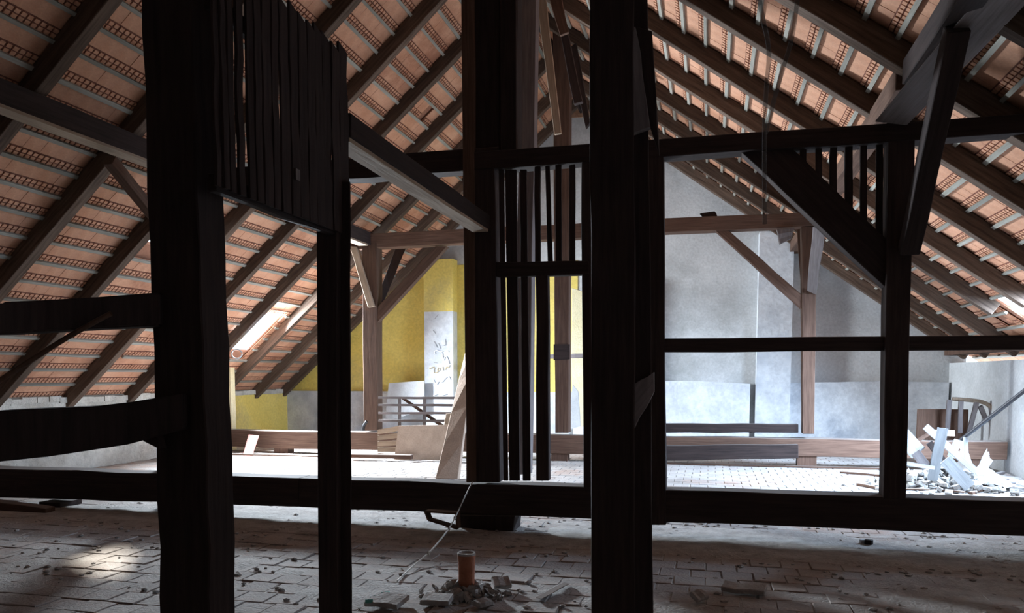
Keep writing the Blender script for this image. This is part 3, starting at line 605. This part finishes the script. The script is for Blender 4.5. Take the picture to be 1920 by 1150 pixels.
# dangling cobweb strands
T(tube('cobweb_strand', [at(1418, -40, 2.6), at(1428, 30, 2.6), at(1444, 90, 2.6), at(1437, 160, 2.6), at(1432, 260, 2.6), at(1434, 420, 2.6)], .007, M['cobweb']), 'dusty grey cobweb strand hanging straight down at right of centre', 'cobweb')
T(tube('cobweb_strand', [at(1498, -40, 2.65), at(1492, 50, 2.65), at(1468, 130, 2.65), at(1450, 190, 2.63), at(1436, 250, 2.61)], .007, M['cobweb']), 'second cobweb strand joining the straight one from the upper right', 'cobweb')
# debris heap on the right
hb = atZ(1790, 905); 
T(tube('pole', [at(1798, 828, 12.0), at(1860, 780, 11.6), at(1935, 722, 11.2)], .028, M['metal']), 'dark pole leaning out of the debris heap to the right edge', 'pole')
def stick(px0, py0, px1, py1, Y, w, m, lb, cat='lath', g=None, h=.03, dY=.0):
    o = bar(cat, at(px0, py0, Y), at(px1, py1, Y + dY), w, h, M[m], up=(0, -1, .3), n=2, jit=.003, bev=0); T(o, lb, cat, g); return o
def flat(x0, y0, x1, y1, w, m, lb, cat='lath'):
    T(bar(cat, atZ(x0, y0, .02), atZ(x1, y1, .02), w, .03, M[m], n=2, jit=.003, bev=0), lb, cat)
stick(1735, 800, 1830, 885, 11.6, .09, 'white', 'long white lath slanting down right across the top of the debris heap')
stick(1768, 803, 1748, 902, 11.4, .13, 'white', 'wide white lath standing nearly upright in the debris heap', 'plank')
stick(1772, 862, 1818, 914, 11.2, .16, 'white', 'white board lying slantwise at the front of the debris heap', 'board')
stick(1690, 815, 1722, 850, 11.5, .22, 'white', 'short wide white board at the left of the debris heap, beside the right post', 'board')
stick(1716, 848, 1738, 876, 11.4, .12, 'grey', 'grey broken board below the short white board in the heap', 'board')
stick(1700, 838, 1745, 812, 11.9, .05, 'brown', 'brown lath under the top of the debris heap')
stick(1783, 858, 1797, 825, 11.8, .1, 'white', 'stubby white block end sticking up in the heap', 'block')
stick(1810, 820, 1812, 858, 11.9, .05, 'white', 'thin white stick upright at the right of the heap', 'stick')
flat(1820, 925, 1880, 905, .05, 'brown', 'brown stick lying on the white floor right of the heap', 'stick')
flat(1740, 910, 1690, 918, .06, 'white', 'white lath on the floor at the foot of the heap by the post')
flat(1608, 908, 1650, 916, .05, 'brown', 'short brown stick on the floor left of the right post', 'stick')
flat(1575, 886, 1650, 892, .03, 'brown', 'thin dark twig on the bright tiles left of the right post', 'stick')
flat(1250, 869, 1650, 879, .06, 'brown', 'long thin lath on the tiles in front of the far sill')
flat(1838, 896, 1882, 886, .06, 'grey', 'grey lath lying right of the heap near the far sill')
flat(1850, 915, 1905, 904, .08, 'grey', 'wider grey plank end at the right edge beyond the heap', 'plank')
stick(1745, 812, 1790, 813, 13.74, .1, 'board', 'small brown offcut on the far sill behind the heap', 'offcut')
stick(1700, 870, 1752, 878, 11.3, .05, 'white', 'white lath lying level at the left of the heap')
stick(1742, 830, 1775, 872, 11.5, .08, 'dark', 'dark broken board in the middle of the heap', 'board')
for k in range(16):
    c = atZ(random.uniform(1705, 1890), random.uniform(893, 925), .02 + .004 * k); a = random.uniform(-.9, .9); l = random.uniform(.1, .25); d = Vector((math.cos(a), math.sin(a), 0)) * l
    T(bar('lath', c - d, c + d, random.uniform(.03, .06), .02, M[random.choice(['white', 'grey', 'white', 'brown'])], n=2, jit=.003, bev=0), 'short broken lath lying loose at the foot of the debris heap', 'lath', 'broken laths at the foot of the debris heap')
for i, (P4, lb) in enumerate(((((1790, 866, 12.9), (1850, 862, 12.9), (1905, 905, 11.5), (1830, 912, 11.4)), 'white crumpled sheet spread right of the debris heap'),
        (((1800, 836, 12.9), (1850, 840, 12.9), (1860, 866, 12.2), (1800, 866, 12.2)), 'white sheet folded over at the back of the debris heap'),
        (((1702, 880, 12.4), (1738, 884, 12.4), (1742, 905, 11.6), (1704, 908, 11.6)), 'white scrap of sheet at the left foot of the debris heap'))):
    bm = bmesh.new(); P4 = [at(*q) for q in P4]; G = 8; g = []
    for a in range(G + 1):
        row = []
        for b in range(G + 1):
            u, v = a / G, b / G; p = P4[0].lerp(P4[1], u).lerp(P4[3].lerp(P4[2], u), v)
            row.append(bm.verts.new((p.x + random.uniform(-.015, .015), p.y, max(p.z * (.7 + .4 * math.sin(u * 6 + i)), .01) + random.uniform(0, .03))))
        g.append(row)
    for a in range(G):
        for b in range(G): bm.faces.new((g[a][b], g[a + 1][b], g[a + 1][b + 1], g[a][b + 1]))
    T(fin(bm, 'sheet', M['paper']), lb, 'sheet')
rb = bmesh.new(); hc = at(1775, 900, 11.75)
for k in range(420):
    a = random.uniform(0, 6.28); r = abs(random.gauss(0, .45)); s = random.uniform(.03, .11)
    vv = boxm(rb, (hc.x + r * math.cos(a) * 1.1, hc.y + r * math.sin(a) * .8, max(0, .30 * (1 - r / .8)) * random.random() + s * .3), s, s * random.uniform(.4, 1.8), s * .5, Matrix.Rotation(random.uniform(0, 3), 3, 'Z') @ Matrix.Rotation(random.uniform(-.8, .8), 3, 'X'))
T(fin(rb, 'plaster_rubble', M['dust']), 'pale plaster rubble in the core of the debris heap', 'rubble')['kind'] = 'stuff'
# broken pale chair-like frame by the right wall
cf = empty('broken_chair', at(1830, 812, 14.6), 'broken pale wooden chair frame with a curved top rail, against the right wall', 'chair')
tube('top_rail', [at(x, y, 14.6) for x, y in ((1786, 748), (1815, 750), (1845, 754), (1862, 766), (1866, 790))], .035, M['pale'], cf)
for a in ((1832, 752, 1816, 812), (1858, 762, 1866, 815), (1838, 762, 1850, 790), (1780, 750, 1776, 812), (1802, 752, 1800, 812)):
    bar('leg', at(a[0], a[1], 14.6), at(a[2], a[3], 14.6 if a[3] > 800 else 14.7), .07, .05, M['grey'], up=(0, 1, 0), n=2, jit=.004, parent=cf, bev=0)
box('side_panel', 3.55, 4.35, 14.9, 14.95, 0, .95, M['brown'], cf)
for o in bpy.data.objects:
    if o.name.startswith('wainscot_left'): o.name = 'wainscot'
